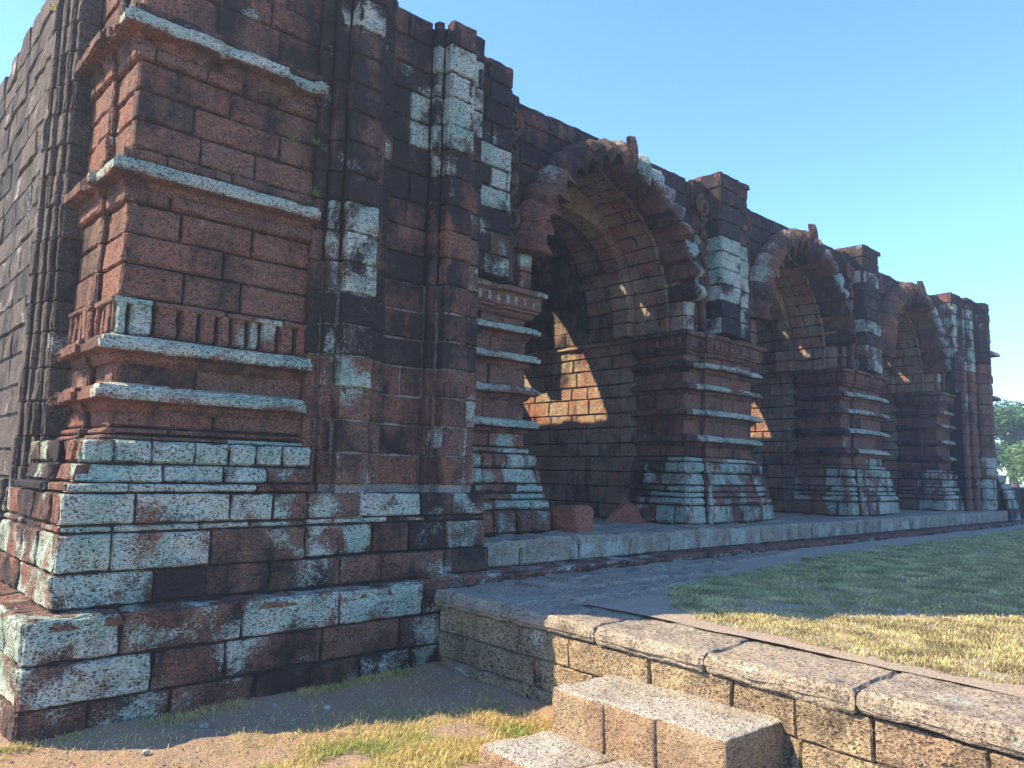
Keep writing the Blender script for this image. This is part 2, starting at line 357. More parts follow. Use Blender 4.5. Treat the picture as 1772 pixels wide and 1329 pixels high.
lip(3.61,3.72,.14,TUR,tur,under=.05)
lip(4.69,4.80,.15,TUR,tur,under=.07,chip=.07)
# ---- front wall with the two ribbed pilasters -------------------------------
PA=[(2.90,5.67),(2.90,5.59),(3.00,5.59),(3.005,5.52),(3.11,5.52),(3.115,5.44),(3.42,5.44),(3.425,5.52),(3.50,5.52),(3.505,5.59),(3.62,5.59),(3.625,5.66)]
RC=[(3.625,5.66),(4.08,5.66)]
PBp=[(4.08,5.66),(4.08,5.575),(4.165,5.575),(4.17,5.46),(4.46,5.46),(4.465,5.52),(4.62,5.52),(4.625,5.90)]
zr=rows(1.21,6.42,.256,.012); zr[0]=1.21
allp=PA[:-1]+RC+PBp[1:]
W=MB(); A1=MB(); B1=MB(); C=MB()
topA=6.42; topR=6.15
for a,b in zip(zr,zr[1:]):
    zone='bodyup' if a>2.35 else 'bodylow'
    if a>1.3:
        course(A1,PA,0,a,b,.6,zone,e=.013,amp=.008)
        if b<6.02: course(W,RC,0,a,b,.36,zone,e=.013,amp=.008)
        if b<5.98: course(B1,PBp,0,a,b,.6,zone,e=.013,amp=.008)
    else:
        pass
core(C,allp,1.2,3.3,-.022,[(4.625,7.2),(2.8,7.2)],(.85,.25,.5)); core(C,allp,3.3,5.86,-.03,[(4.625,7.2),(2.8,7.2)])
box(C,2.85,4.05,5.72,7.2,5.8,5.93); box(C,2.93,3.6,5.62,7.2,6.1,6.41)
wallp=W.build('front_wall',M_st,ruin); C.build('mortar',M_mor,wallp)
A1.build('ribbed_pilaster',M_st,ruin); B1.build('ribbed_pilaster',M_st,ruin)
# ---- side wall --------------------------------------------------------------
B=MB(); C=MB()
SP=[(1.20,7.12),(1.20,6.98),(1.235,6.98),(1.235,6.88),(1.27,6.88),(1.27,6.76),(1.31,6.76),(1.31,6.68),(1.47,6.68)]
zs=rows(1.3,6.2,.26)
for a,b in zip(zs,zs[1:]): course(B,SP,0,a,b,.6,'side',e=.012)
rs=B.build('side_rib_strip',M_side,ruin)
B=MB()
zs=rows(.70,5.75,.25)
for k,(a,b) in enumerate(zip(zs,zs[1:])):
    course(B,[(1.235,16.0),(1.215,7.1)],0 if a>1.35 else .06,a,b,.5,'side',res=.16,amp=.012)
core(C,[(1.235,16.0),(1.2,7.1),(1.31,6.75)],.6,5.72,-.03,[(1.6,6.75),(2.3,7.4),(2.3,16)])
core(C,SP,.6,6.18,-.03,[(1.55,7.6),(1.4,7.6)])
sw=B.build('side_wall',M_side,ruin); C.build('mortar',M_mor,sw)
# ---- platform under the piers -------------------------------------------------
B=MB(); C=MB()
us=splits(4.70,21.6,.85)
for a,b in zip(us,us[1:]):
    f=lambda u,v,h:(u,5.45-h,v)
    plate(B,a,b,.70,.945,f,stain((a+b)/2,5.4,.8,'base') if a<5.6 else (random.uniform(.25,.6),random.uniform(.3,.55),random.random()),e=.022,amp=.014)
ys=[5.45,5.95,6.5,7.2,8,8.9,9.9,11,12]
for j in range(len(ys)-1):
    us=splits(4.7,21.6,.8)
    for a,b in zip(us,us[1:]): plate(B,a,b,ys[j],ys[j+1],lambda u,v,h:(u,v,.945+h),(random.uniform(.05,.25),random.uniform(.2,.4),random.random()),e=.016,res=.16,amp=.012,gap=.004)
box(C,4.5,21.6,5.48,12,.5,.925)
pf=B.build('platform',M_pav,ruin); C.build('mortar',M_mor,pf)
# ---- piers --------------------------------------------------------------------
AC=[7.43,12.38,17.33]; HW=1.52
def pier(x0,x1,full_l=True,full_r=True,seed=0,z_right=None):
    yb=6.2
    lft=[(x0,7.06),(x0,yb)] if full_l else [(x0,yb-.001)]
    mid=[(x0+.42,yb),(x0+.42,yb-.06),(x1-.42,yb-.06),(x1-.42,yb)] if (full_l and full_r) else []
    rgt=[(x1,yb),(x1,7.06)] if full_r else [(x1,yb)]
    path=lft+mid+rgt
    B=MB(); C=MB()
    def pc(d,a,b,L=.42,zone='pier',**k): course(B,path,d,a,b,L,zone,res=.12,**k)
    for a,b,d,e in ((.95,1.20,.24,.03),(1.20,1.31,.225,.03),(1.31,1.38,.19,.02),(1.38,1.48,.17,.025)): pc(d,a,b,.45,'pierbase',e=e,amp=.014,tilt=.015)
    pc(.15,1.48,1.64,.4,'pierbase',amp=.012,tilt=.03); pc(.12,1.64,1.80,.2,'pierbase',e=.03,bulge=.01,amp=.012)
    pc(.05,1.80,1.87); 
    for a,b in ((1.87,2.03),(2.17,2.40),(2.54,2.77),(2.90,3.08),(3.22,3.33)): pc(0,a,b,.4)
    bx=[(x1,7.0),(x0,7.0)] if not(full_l and full_r) else []
    bk=[(x1-.03,7.06)] if not full_r else []
    bk2=[(x0+.03,7.06)] if not full_l else []
    core(C,path,.95,3.7,-.03,bk+bk2)
    core(C,path,.9,1.47,.14,bk+bk2)
    p=B.build('pier',M_st,ruin); C.build('mortar',M_mor,p)
    for z in (2.095,2.465,2.83,3.145): lip(z-.01,z+.068,.125,path,p,under=.04,chip=.045)
    # capital
    K=MB()
    sweep(K,path,[(-.04,3.32,0),(.03,3.32,.1),(.06,3.345,.3),(.06,3.37,.3),(.10,3.385,.3),(.10,3.41,.3),(.12,3.42,.5),(.12,3.56,.8),(.17,3.575,.9),(.175,3.615,1.1),(.14,3.64,1.1),(-.04,3.65,.9)],'cap',chip=.04)
    P,N=offpath(path,.12)
    for i in range(len(P)-1):
        a,b=P[i],P[i+1]; l=math.hypot(b[0]-a[0],b[1]-a[1]); u=.06
        while u<l-.08:
            ux,uy=(b[0]-a[0])/l,(b[1]-a[1])/l; nx,ny=N[i]
            plate(K,u,u+.07,3.425,3.545,lambda U,V,h:(a[0]+ux*U+nx*(h+.016),a[1]+uy*U+ny*(h+.016),V),stain(a[0],a[1],3.5,'cap'),e=.015,res=.1)
            u+=.13
    K.build('capital',M_st,p)
    return p
XS=[(4.62,5.90),(AC[0]+HW+.06,AC[1]-HW-.06),(AC[1]+HW+.06,AC[2]-HW-.06),(AC[2]+HW+.06,19.75)]
pier(*XS[0],full_l=False); pier(*XS[1]); pier(*XS[2]); pier(*XS[3],full_r=False)
# ---- upper pilasters on the piers ---------------------------------------------
def upper(path,top,zone='upper',z0=3.65,L=.5):
    B=MB(); C=MB()
    for q in range(2): pass
    zs=rows(z0,top,.25,.015)
    for a,b in zip(zs,zs[1:]): course(B,path,0,a,b,L,zone,res=.12,amp=.01)
    x0,x1=path[0][0],path[-1][0]
    core(C,path,z0,top-.012,-.03,[(x1-.03,7.0),(x0+.03,7.0)])
    # top bed
    ymin=min(p[1] for p in path)
    plate(B,x0,x1,ymin,7.0,lambda u,v,h:(u,v,top+h),(.2,.6,.5),e=.02,res=.14,amp=.015)
    p=B.build('upper_pilaster',M_st,ruin); C.build('mortar',M_mor,p); return p
upper([(4.63,5.90),(5.36,5.90),(5.36,6.24)],6.03,L=.36)
for c in (0,1):
    xc=(XS[1+c][0]+XS[1+c][1])/2+.02
    upper([(xc-.42,6.24),(xc-.42,5.90),(xc+.12,5.90),(xc+.12,5.95),(xc+.42,5.95),(xc+.42,6.24)],6.08)
upper([(19.3,6.24),(19.3,5.9),(19.9,5.9)],6.02)
# ---- arches ---------------------------------------------------------------------
def arch_curve(w=HW,zs=3.92,c=.16,z0=3.65):
    """returns fn s->(x,z,nx,nz), total length, s of apex; s from left impost"""
    Rr=w+c; ha=math.sqrt(Rr*Rr-c*c); phi=math.atan2(ha,c)   # angle from +x axis on the right arc measured at centre -c
    arc=Rr*phi; v=zs-z0; T=2*(v+arc)
    def f(s):
        right=False
        if s>T/2: s=T-s; right=True
        if s<v: x,z,nx,nzv=-w,z0+s,-1,0
        else:
            a=(s-v)/Rr; x=c-Rr*math.cos(a); z=zs+Rr*math.sin(a); nx=-math.cos(a); nzv=math.sin(a)
        if right: x=-x; nx=-nx
        return x,z,nx,nzv
    return f,T,v
def outer_x(f,T,z,n):
    """half-width of the arch offset by n at height z"""
    best=0
    for i in range(0,61):
        x,zz,nx,nn=f(T/2*i/60); X=x+nx*n; Z=zz+nn*n
        if Z>=z: return -X if -X>0 else 0
    return 0
for k,cx in enumerate(AC):
    f,T,v=arch_curve()
    # spandrel
    xl=5.34 if k==0 else (XS[k][0]+XS[k][1])/2+.02+.42-.03
    xr=(XS[k+1][0]+XS[k+1][1])/2+.02-.42+.03 if k<2 else 19.33
    B=MB()
    zs=rows(3.65,5.92,.245,.012)
    for a,b in zip(zs,zs[1:]):
        oa,ob=outer_x(f,T,a,.16),outer_x(f,T,b,.16)
        fm=lambda u,vv,h:(u,6.2-h,vv)
        if b==zs[-1]: tj=True
        if oa==0 and ob==0: segs=[(xl,xr)]
        else: segs=[(xl,(cx-oa,cx-ob)),((cx+oa,cx+ob),xr)]
        for s0,s1 in segs:
            A0=s0 if not isinstance(s0,tuple) else max(s0); A1_=s1 if not isinstance(s1,tuple) else min(s1)
            us=splits(A0,A1_,.5) if A1_-A0>.2 else [A0,A1_]
            for q in range(len(us)-1):
                u0=s0 if q==0 else us[q]; u1=s1 if q==len(us)-2 else us[q+1]
                mx=(us[q]+us[q+1])/2
                st=stain(mx,6.2,(a+b)/2,'spandrel')
                b2=b-random.choice([0,0,.0,.035]) if b==zs[-1] else b
                plate(B,u0,u1,a,b2,fm,st,res=.14,amp=.012,e=.016)
    us=splits(xl,xr,.6)
    for a,b in zip(us,us[1:]): plate(B,a,b,6.2,7.06,lambda u,vv,h:(u,vv,5.9+h),stain(a,6.3,5.9,'spandrel'),res=.16,amp=.02,e=.02)
    spn=B.build('spandrel_wall',M_st,ruin)
    # solid core with arch hole
    C=MB(); n=48; pts=[]
    for i in range(n+1):
        x,z,nx,nn=f(T*i/n); pts.append((cx+x+nx*.03,z+nn*.03))
    for i in range(n):
        (xa_,za_),(xb,zb)=pts[i],pts[i+1]
        # quads from the curve up to the wall top / sides
        for y in (6.225,7.05):
            pass
    top=5.885; L0=(xl,3.65);R0=(xr,3.65)
    def up(p): return (p[0],top)
    for y,flip in ((6.23,0),(7.04,1)):
        vs=[];fs=[]
        ring=[L0]+pts+[R0]; 
        poly=[(xl,top)]+[(xl,3.65)]+pts+[(xr,3.65),(xr,top)]
        # triangulated as vertical strips
        for i in range(n):
            a,b=pts[i],pts[i+1]
            if abs(a[0]-b[0])<1e-5: continue
            o=len(vs); vs+=[(a[0],y,a[1]),(b[0],y,b[1]),(b[0],y,top),(a[0],y,top)]; fs.append((o,o+1,o+2,o+3))
        o=len(vs); vs+=[(xl,y,3.65),(pts[0][0],y,3.65),(pts[0][0],y,top),(xl,y,top)]; fs.append((o,o+1,o+2,o+3))
        o=len(vs); vs+=[(pts[-1][0],y,3.65),(xr,y,3.65),(xr,y,top),(pts[-1][0],y,top)]; fs.append((o,o+1,o+2,o+3))
        C.add(vs,fs,(0,.9,.5))
    vs=[];fs=[]
    for i in range(n+1): vs+=[(pts[i][0],6.23,pts[i][1]),(pts[i][0],7.04,pts[i][1])]
    for i in range(n): fs.append((2*i,2*i+1,2*i+3,2*i+2))
    vs+=[(xl,6.23,top),(xr,6.23,top),(xr,7.04,top),(xl,7.04,top)]; o=2*n+2; fs.append((o,o+1,o+2,o+3))
    C.add(vs,fs,(0,.9,.5)); C.build('mortar',M_mor,spn)
    # soffit masonry: courses along the curve, stretchers in y
    S=MB()
    def fs_(s,y,h):
        x,z,nx,nn=f(s); return (cx+x-nx*h,y,z-nn*h)
    def soff(y0,y1,n0,L,M,wob=.0,th=.06):
        nf=n0 if callable(n0) else (lambda s_:n0)
        cnt=int(T/.21); 
        for i in range(cnt):
            s0,s1=T*i/cnt,T*(i+1)/cnt
            us=splits(y0,y1,L)
            for a,b in zip(us,us[1:]):
                x,z,_,_=f((s0+s1)/2)
                plate(M,s0,s1,a,b,lambda u,vv,h:fs_(u,vv,h+nf(u)),stain(cx+x,(a+b)/2,z,'soffit'),res=.12,e=.014,amp=.01,th=th)
    soff(6.2,6.41,.0,.5,S); soff(6.405,6.475,.045,.42,S); soff(6.47,7.05,-.015,.42,S); 
    ar=S.build('arch',M_soff,ruin)
    S=MB(); soff(7.05,7.38,lambda s_:.12+.20*math.exp(-((s_-T/2)/.95)**2),.4,S,th=.38); S.build('inner_rib',M_soff,ar)
    S=MB(); soff(7.38,8.0,-.02,.5,S)
    cnt=int(T/.21)
    for i in range(cnt):
        s0,s1=T*i/cnt,T*(i+1)/cnt
        ya=8.0 if abs(i-cnt/2+.5)>1.2 else 8.28  # crown gap added to pass a spot of sun to the jamb
        us=splits(ya,9.70,.5)
        for a,b in zip(us,us[1:]):
            x,z,_,_=f((s0+s1)/2); plate(S,s0,s1,a,b,lambda u,vv,h:fs_(u,vv,h-.02),stain(cx+x,(a+b)/2,z,'back'),res=.3,e=.01,amp=.01,th=.3,gap=.0)
    # outer skin of the vault
    for i in range(cnt):
        s0,s1=T*i/cnt,T*(i+1)/cnt
        ya=7.0 if abs(i-cnt/2+.5)>1.2 else 8.28
        for (yy0,yy1) in (([(7.0,9.70)]) if ya==7.0 else [(7.0,8.0),(8.28,9.70)]):
            P=[fs_(s0,yy0,-.25),fs_(s1,yy0,-.25),fs_(s1,yy1,-.25),fs_(s0,yy1,-.25)]
            S.add([tuple(p) for p in P],[(0,1,2,3)],(0,.8,.5))
    for zq,xq in ((3.95,.95),(3.6,.5)):  # unseen stepped blocks added to trim the sun patch on the jamb
        box(S,cx+HW-xq,cx+HW+.1,9.5,9.74 if xq>.6 else 9.76,zq,5.9 if xq>.6 else 4.0,(0,.9,.5))
    S.build('vault',M_soff,ar)
    # scalloped fringe band
    F=MB(); NU=17; sA=.42; sB=T-.42; per=16; nS=NU*per
    prof=[(.26,-.03,.5),(.30,.03,.8),(.28,.12,1.0),(.22,.20,.9),(.10,.25,.7),(0,.27,.6),(0,.20,.35),(0,-.06,.1),(0,-.24,0)]
    vs=[];cs=[];m=len(prof); st=None
    for i in range(nS+1):
        s=sA+(sB-sA)*i/nS; ph=(i%per)/per; unit=i//per
        if i%per==0 or st is None: st=stain(cx+f(s)[0],6.0,f(s)[1],'arch'); jit=random.uniform(.8,1.2); hang=random.uniform(.5,1.35); cut=random.random()
        x,z,nx,nn=f(s); rt=min(1,max(0,x/1.2))
        kk=abs(math.sin(math.pi*ph)); cusp=(1-kk*kk)**1.6
        x,z,nx,nn=f(s)
        rt=min(1,max(0,(cx+x-cx)/1.2))        # right-hand side carries more lichen
        for j,(n_,fo,lf) in enumerate(prof):
            if rt>.12:      # chunky hanging lobes
                lb=math.sin(math.pi*((1-ph) if ph<1 else 0)**.55)**.9 if ph>0 else 0.0
                if j<=3: n2=n_+.06*lb*jit-.04; fo2=fo*(.50+.62*lb)
                elif j==4: n2=n_-.03*lb+.03; fo2=fo*(.50+.66*lb)
                elif j==5: n2=.10-.25*lb*hang; fo2=fo*(.52+.70*lb)
                elif j==6: n2=.08-.24*lb*hang; fo2=fo*(.7+.3*lb)
                elif j==7: n2=.02-.15*lb*hang; fo2=fo
                else: n2=0; fo2=fo
            else:           # arched niches between thin cusps
                if j<=3: n2=n_+.05*kk*jit-.03; fo2=fo*(.80+.22*kk)
                elif j==4: n2=n_+.05*kk; fo2=fo*(.86+.16*kk)
                elif j==5: n2=-.12*cusp*hang+.06*kk; fo2=fo*(.85+.18*kk)
                elif j==6: n2=-.11*cusp*hang+.16*kk; fo2=fo-.02
                elif j==7: n2=-.06*cusp*hang; fo2=fo
                else: n2=0; fo2=fo
            px=cx+x+nx*n2; pz=z+nn*n2; py=6.2-fo2*1.2
            wn=nz(px,py,pz,9)*.016+nz(px,py,pz,24)*.022
            vs.append((px+nx*wn,py-wn*.8,pz+nn*wn)); cs.append((min(1,st[0]*lf*((1.75 if j<6 else 1) if rt>.1 else .95)),max(0,st[1]-.1),st[2]))
    fs=[]
    for i in range(nS):
        for j in range(m):
            a=i*m+j;b=i*m+(j+1)%m; fs.append((a,b,b+m,a+m))
    fs.append(tuple(range(m-1,-1,-1))); fs.append(tuple(range(nS*m,nS*m+m)))
    F.add(vs,fs,cs); F.build('scalloped_fringe',M_st,ar,smooth=False)
    # lower jamb stones of the fringe
    for side in (-1,1):
        J=MB()
        for q,(a,b) in enumerate(((3.66,3.86),(3.86,4.07))):
            x0=cx+side*HW; xa2,xb2=sorted((x0,x0+side*.2))
            plate(J,xa2,xb2,a,b,lambda u,vv,h:(u,6.12-h,vv),stain((xa2+xb2)/2,6.1,(a+b)/2,'cap'),th=.09)
            box(J,xa2+.02,xb2-.02,6.14,6.22,a+.01,b-.01,(.2,.5,.5))
            plate(J,6.12,6.2,a,b,lambda u,vv,h:(x0-side*h,u,vv),stain(x0,6.1,(a+b)/2,'cap'),th=.05,e=.01)
        J.build('jamb_stone',M_st,ar)
    # leaf finial at the apex
    G=MB(); x,z,_,_=f(T/2)
    secs=[]
    for i in range(11):
        t=i/10; hw=.10*(1-.38*t**.8)*(1+.22*math.sin(t*9))+.006; zc=z-.16+t*(.48,.52,.46)[k]; yf=6.2-.32-.05*math.sin(t*3.0)
        secs.append((zc,hw,yf))
    vs=[];fs=[];cs=[]
    for i,(zc,hw,yf) in enumerate(secs):
        t_=i/10
        for q,(dx,dy) in enumerate(((-1,.12),(-.55,.04),(0,-.05),(.55,.04),(1,.12),(.6,.16),(-.6,.16))):
            wn=nz(cx+dx,zc,k,5)*.03
            vs.append((cx+dx*hw+wn,yf+dy*(1-.5*t_)+wn,zc+wn*1.5)); cs.append((.30,.7,.5))
    m=7
    for i in range(len(secs)-1):
        for q in range(m):
            a=i*m+q;b=i*m+(q+1)%m; fs.append((a,b,b+m,a+m))
    fs.append(tuple(range(m-1,-1,-1))); fs.append(tuple(range(10*m,11*m)))
    G.add(vs,fs,cs)
    G.build('leaf_finial',M_st,ar)
    # scroll strips either side
    for side in (-1,1):
        S=MB()
        x0,x1=((xl+.02,xl+.36) if side<0 else (xr-.39,xr-.05)); xm=(x0+x1)/2
        zt=5.93
        zz=[3.66,4.1,4.6,5.1,5.5,zt]
        for a,b in zip(zz,zz[1:]): plate(S,x0,x1,a,b,lambda u,vv,h:(u,6.14-h,vv),stain(xm,6.1,(a+b)/2,'bodyup'),amp=.012,e=.02)
        c0=(.35,.55,.4)
        def spiral(zc,r,dirn,turns=1.6):
            pts=[];n=26
            for i in range(n):
                t=i/(n-1); an=dirn*(t*turns*2*math.pi)+math.pi/2; rr=r*(1-.8*t); pts.append((xm+math.cos(an)*rr*.9,6.09-.03*(1-abs(2*t-1)),zc+math.sin(an)*rr*1.1))
            tube(S,pts,[.036-.014*i/n for i in range(n)],c0,ns=8)
        spiral(5.52,.15,side); spiral(5.10,.07,-side,1.2); spiral(4.86,.08,side,1.2); spiral(4.42,.14,-side)
        tube(S,[(xm+side*.1,6.09,5.36),(xm-side*.06,6.07,5.22),(xm+side*.08,6.08,5.0),(xm-side*.05,6.08,4.78),(xm+side*.07,6.08,4.60)],[.03,.036,.03,.036,.03],c0)
        # baluster below
        tube(S,[(xm-.02,6.10,z_) for z_ in (3.68,3.75,3.9,4.05,4.12,4.17,4.22,4.27)],[.07,.06,.05,.06,.09,.10,.06,.03],c0,ns=10)
        S.build('scroll_strip',M_st,ruin)
# ---- jambs behind the piers, cross walls, added back wall ------------------------------------
for k in range(4):
    if k==0: xa0,xb0=3.6,5.82
    elif k==3: xa0,xb0=XS[3][0]+.0,21.2
    else: xa0,xb0=XS[k][0]+.06,XS[k][1]-.06
    B=MB(); C=MB()
    zt=5.95 if k<3 else 6.0
    zs=rows(.95,3.66,.235)+rows(3.66,zt,.25)[1:]
    for a,b in zip(zs,zs[1:]):
        if k>0:
            # left-facing jamb: rib strip, then the wall going back
            d1=-.09 if a<3.6 else 0
            if b<3.7: course(B,[(xa0-.02,7.40),(xa0-.02,7.06)],.0,a,b,.5,'jamb',res=.12)
            course(B,[(xa0,12.0),(xa0,7.40)],0,a,b,.42,'jamb' if a<1.2 else 'jamb',res=.16,amp=.012)
        if k<3:
            if b<3.7: course(B,[(xb0+.02,7.06),(xb0+.02,7.40)],0,a,b,.5,'jamb',res=.2)
            course(B,[(xb0,7.40),(xb0,12.0)],0,a,b,.42,'jamb',res=.4,amp=.01)
    if k>0: course(B,[(xa0-.06,9.6),(xa0-.06,7.06)],0,3.58,3.66,.6,'jamb')
    box(B,xa0+.03,xb0-.03,7.03,12.0,.9,zt-.01,(0,1,.5)); cw=B.build('cross_wall',M_soff,ruin)
B=MB(); zs=rows(.9,6.1,.26)
for a,b in zip(zs,zs[1:]): course(B,[(1.8,12.0),(21.2,12.0)],0,a,b,.5,'back',res=.5)
box(B,1.5,21.2,12.03,13.0,.0,6.08)
B.build('added_back_wall',M_st,ruin)  # unseen wall added to keep sky light off the jambs
# ---- far end mass -------------------------------------------------------------------------
B=MB(); C=MB()
EP=[(19.72,5.93),(19.72,5.84),(20.0,5.84),(20.0,5.76),(20.3,5.76),(20.3,5.82),(20.55,5.82),(20.55,5.72),(20.72,5.60),(21.0,5.60),(21.0,5.68),(21.2,5.72),(21.2,5.85),(21.45,5.85),(21.45,7.4)]
zs=rows(.95,5.95,.255)
for i,(a,b) in enumerate(zip(zs,zs[1:])):
    course(B,EP,0,a,b,.5,'upper' if a>4.2 else 'pier',res=.14,amp=.012)
for z in (1.45,1.2,.95):
    pass
core(C,EP,.6,5.93,-.03,[(19.8,7.4)])
plate(B,19.78,21.45,5.7,7.3,lambda u,v,h:(u,v,5.95+h),(.3,.7,.5),e=.02,res=.2,amp=.02)
em=B.build('end_wall',M_st,ruin); C.build('mortar',M_mor,em)
ET=[(21.1,5.80),(21.45,5.80),(21.45,7.4)]
B=MB()
for a,b,d in ((.70,.98,.42),(.98,1.22,.40),(1.22,1.45,.36),(1.45,1.6,.30),(1.6,1.8,.22),(1.8,1.9,.1)): course(B,ET,d,a,b,.4,'pierbase',e=.02,tilt=.02)
course(B,ET,.02,1.9,5.9,.9,'turretup')
box(B,20.9,21.6,5.6,7.3,.6,1.7)
et=B.build('end_buttress',M_st,ruin)
for z,o in ((2.1,.15),(2.42,.15),(3.62,.2),(4.72,.22)): lip(z,z+.09,o,ET,et,under=.06)
B=MB()
for z0,z1 in ((.5,.70),): course(B,[(21.6,5.3),(22.9,5.3),(22.9,7)],0,z0,z1,.7,'base')
plate(B,21.6,22.9,5.3,6.5,lambda u,v,h:(u,v,.70+h),(.3,.3,.5),e=.02,res=.3); B.build('end_step',M_st,ruin)
# ================================================================ TERRACE
ex=lambda y: float(np.interp(y,[-5,.93,1.41,2.7,4.0,5.2],[3.2,3.66,3.71,3.83,3.89,3.92]))   # x of the terrace edge at y
EDG=math.atan(.1235)
tw=thing('retaining_wall','low ochre laterite terrace wall with overhanging coping running from the ruin towards the viewer','wall',(3.5,2.5,0))
B=MB(); C=MB()
def emap(off,z=None):
    return lambda u,v,h:(ex(u)+off-h,u,v)
for j,(z0,z1) in enumerate(((-.1,.10),(.10,.30),(.30,.505))):
    us=splits(-3.0,5.10,.52)
    for a,b in zip(us,us[1:]):
        plate(B,a,b,z0,z1,emap(.03),stain(3.7,(a+b)/2,z0,'terr'),res=.045,e=.011,amp=.020,gap=.002)
cw_=B.build('wall_face',M_ter,tw)
yk=[-3,-1,.93,1.41,2.0,2.7,3.4,4.0,4.6,5.12]
core(C,[(ex(y)+.055,y) for y in yk[::-1]],-.3,.60,0,[(3.9,-3),(4.6,5.12)],(.1,.75,.5))
C.build('mortar',M_ter,cw_)
B=MB()
us=[-3.0,-1.8,-.7,.1,.86,1.62,2.5,3.35,4.2,5.13]
for i,(a,b) in enumerate(zip(us,us[1:])):
    wdt=random.uniform(.72,.88) if b<4 else 1.15
    st=(random.uniform(.05,.2),random.uniform(.2,.4),random.random())
    # top
    f=lambda u,v,h:(ex(u)-.015+v,u,.625+h)
    plate(B,a,b,0,wdt,lambda u,v,h:f(u,v,h) ,st,e=.018,res=.04,amp=.010,gap=.003)
    plate(B,a,b,.515,.618,lambda u,v,h:(ex(u)-.018-h,u,v),((.35 if b>4.3 or a<1.2 else .2),st[1]+.1,st[2]),e=.03,res=.05,amp=.014,gap=.004)
    # second ranks of slabs, broken outline
    if b>3.3:
        plate(B,a+random.uniform(-.1,.1),b+random.uniform(-.1,.1),wdt+.01,wdt+random.uniform(.25,.45),lambda u,v,h:(ex(u)+v,u,.620+h),(st[0],st[1],random.random()),e=.03,res=.07,amp=.018)
    # underside
    plate(B,a,b,0,.1,lambda u,v,h:(ex(u)-.015+v,u,.512-h),st,res=.2)
B.build('coping',M_pav,tw)
# ---- paved apron by the ruin
B=MB()
xs=[3.95,4.7,5.35,6.2,7.0,7.7,8.6]
rws=[(4.0,4.38),(4.38,4.78),(4.78,5.14)]
for j,(y0,y1) in enumerate(rws):
    x=3.9+[.55,.85,.7][j]; 
    while x<[6.0,7.0,9.0][j]:
        l=random.uniform(.5,.9); 
        plate(B,x,x+l,y0,y1,lambda u,v,h:(u,v,.652+h),(random.uniform(0,.15),random.uniform(.15,.5),random.random()),e=.03,res=.07,amp=.016,gap=.006); x+=l
tag(B.build('paving',M_pav),kind='structure')
# ---- steps
st_=thing('stone_steps','two worn pitted laterite steps set against the ochre terrace wall in the foreground','steps',(3.4,2.6,0))
def rock_block(B,cx,cy,cz,sx,sy,sz,rz=0,amp=.03,seg=8,c=(.15,.2,.5),rnd=6,seed=0,tilt=(0,0),topL=None):
    """rounded, noisy block (superellipsoid of a subdivided cube)"""
    mt=Matrix.Rotation(rz,3,'Z')@Matrix.Rotation(tilt[0],3,'X')@Matrix.Rotation(tilt[1],3,'Y')
    for ax in range(3):
        for sg in(-1,1):
            vs=[];fs=[]
            for i in range(seg+1):
                for j in range(seg+1):
                    p=[0,0,0]; p[ax]=sg; p[(ax+1)%3]=math.sin((2*i/seg-1)*math.pi/2*.98)/math.sin(math.pi/2*.98); p[(ax+2)%3]=math.sin((2*j/seg-1)*math.pi/2*.98)/math.sin(math.pi/2*.98)
                    r=(abs(p[0])**rnd+abs(p[1])**rnd+abs(p[2])**rnd)**(1/rnd)
                    q=Vector([t/r for t in p]); q=Vector((q.x*sx/2,q.y*sy/2,q.z*sz/2))
                    n=q.normalized(); d=nz(q.x+seed*3.1,q.y+seed,q.z,5)*amp+nz(q.x+seed*3.1,q.y,q.z+4,14)*amp*.5
                    q=mt@(q+n*d); vs.append((cx+q.x,cy+q.y,cz+q.z))
            for i in range(seg):
                for j in range(seg):
                    k=i*(seg+1)+j; qd=(k,k+1,k+seg+2,k+seg+1); fs.append(qd if sg<0 else qd[::-1])
            B.add(vs,fs,c if not(topL and ax==2 and sg>0) else (topL,0,c[2]))
B=MB()
for i,(y0,y1,sd) in enumerate(((2.82,3.20,1),(2.48,2.83,2),(2.06,2.49,3))):
    rock_block(B,3.60,(y0+y1)/2,.155,.54,(y1-y0)+.03,.41+(.0,.006,.012)[i],rz=-.05,amp=.014,seg=22,c=(.3,(.25,.1,.1)[i],(.5,.2,.6)[i]),rnd=20,topL=1.0,seed=sd,tilt=(0,.0))

B.build('step',M_step,st_)
B=MB()
for i,(y0,y1,sd) in enumerate(((2.72,3.30,4),(2.15,2.71,5),(1.5,2.14,6))):
    rock_block(B,3.08,(y0+y1)/2,.02,.52,(y1-y0),.20,rz=-.1,amp=.03,seg=14,c=(.3,.1,.4+.2*i),rnd=8,seed=sd,topL=.95)
B.build('step',M_step,st_)
# ---- loose stones
def loose(name,label,cat,loc,size,rz,c,seed,mat,rnd=7,amp=.03,group=None,tilt=(0,0)):
    B=MB(); rock_block(B,0,0,size[2]/2,*size,rz=rz,amp=amp,c=c,seed=seed,rnd=rnd,seg=9,tilt=tilt)
    o=B.build(name,mat,org=(0,0,0)); o.location=loc; tag(o,label,cat,group); return o
loose('stone_block','squared red laterite block lying loose on the platform in the first arch','stone',(6.50,6.02,.935),(.36,.42,.30),.12,(.1,.15,.2),11,M_red,rnd=7,amp=.035,tilt=(.02,-.03))
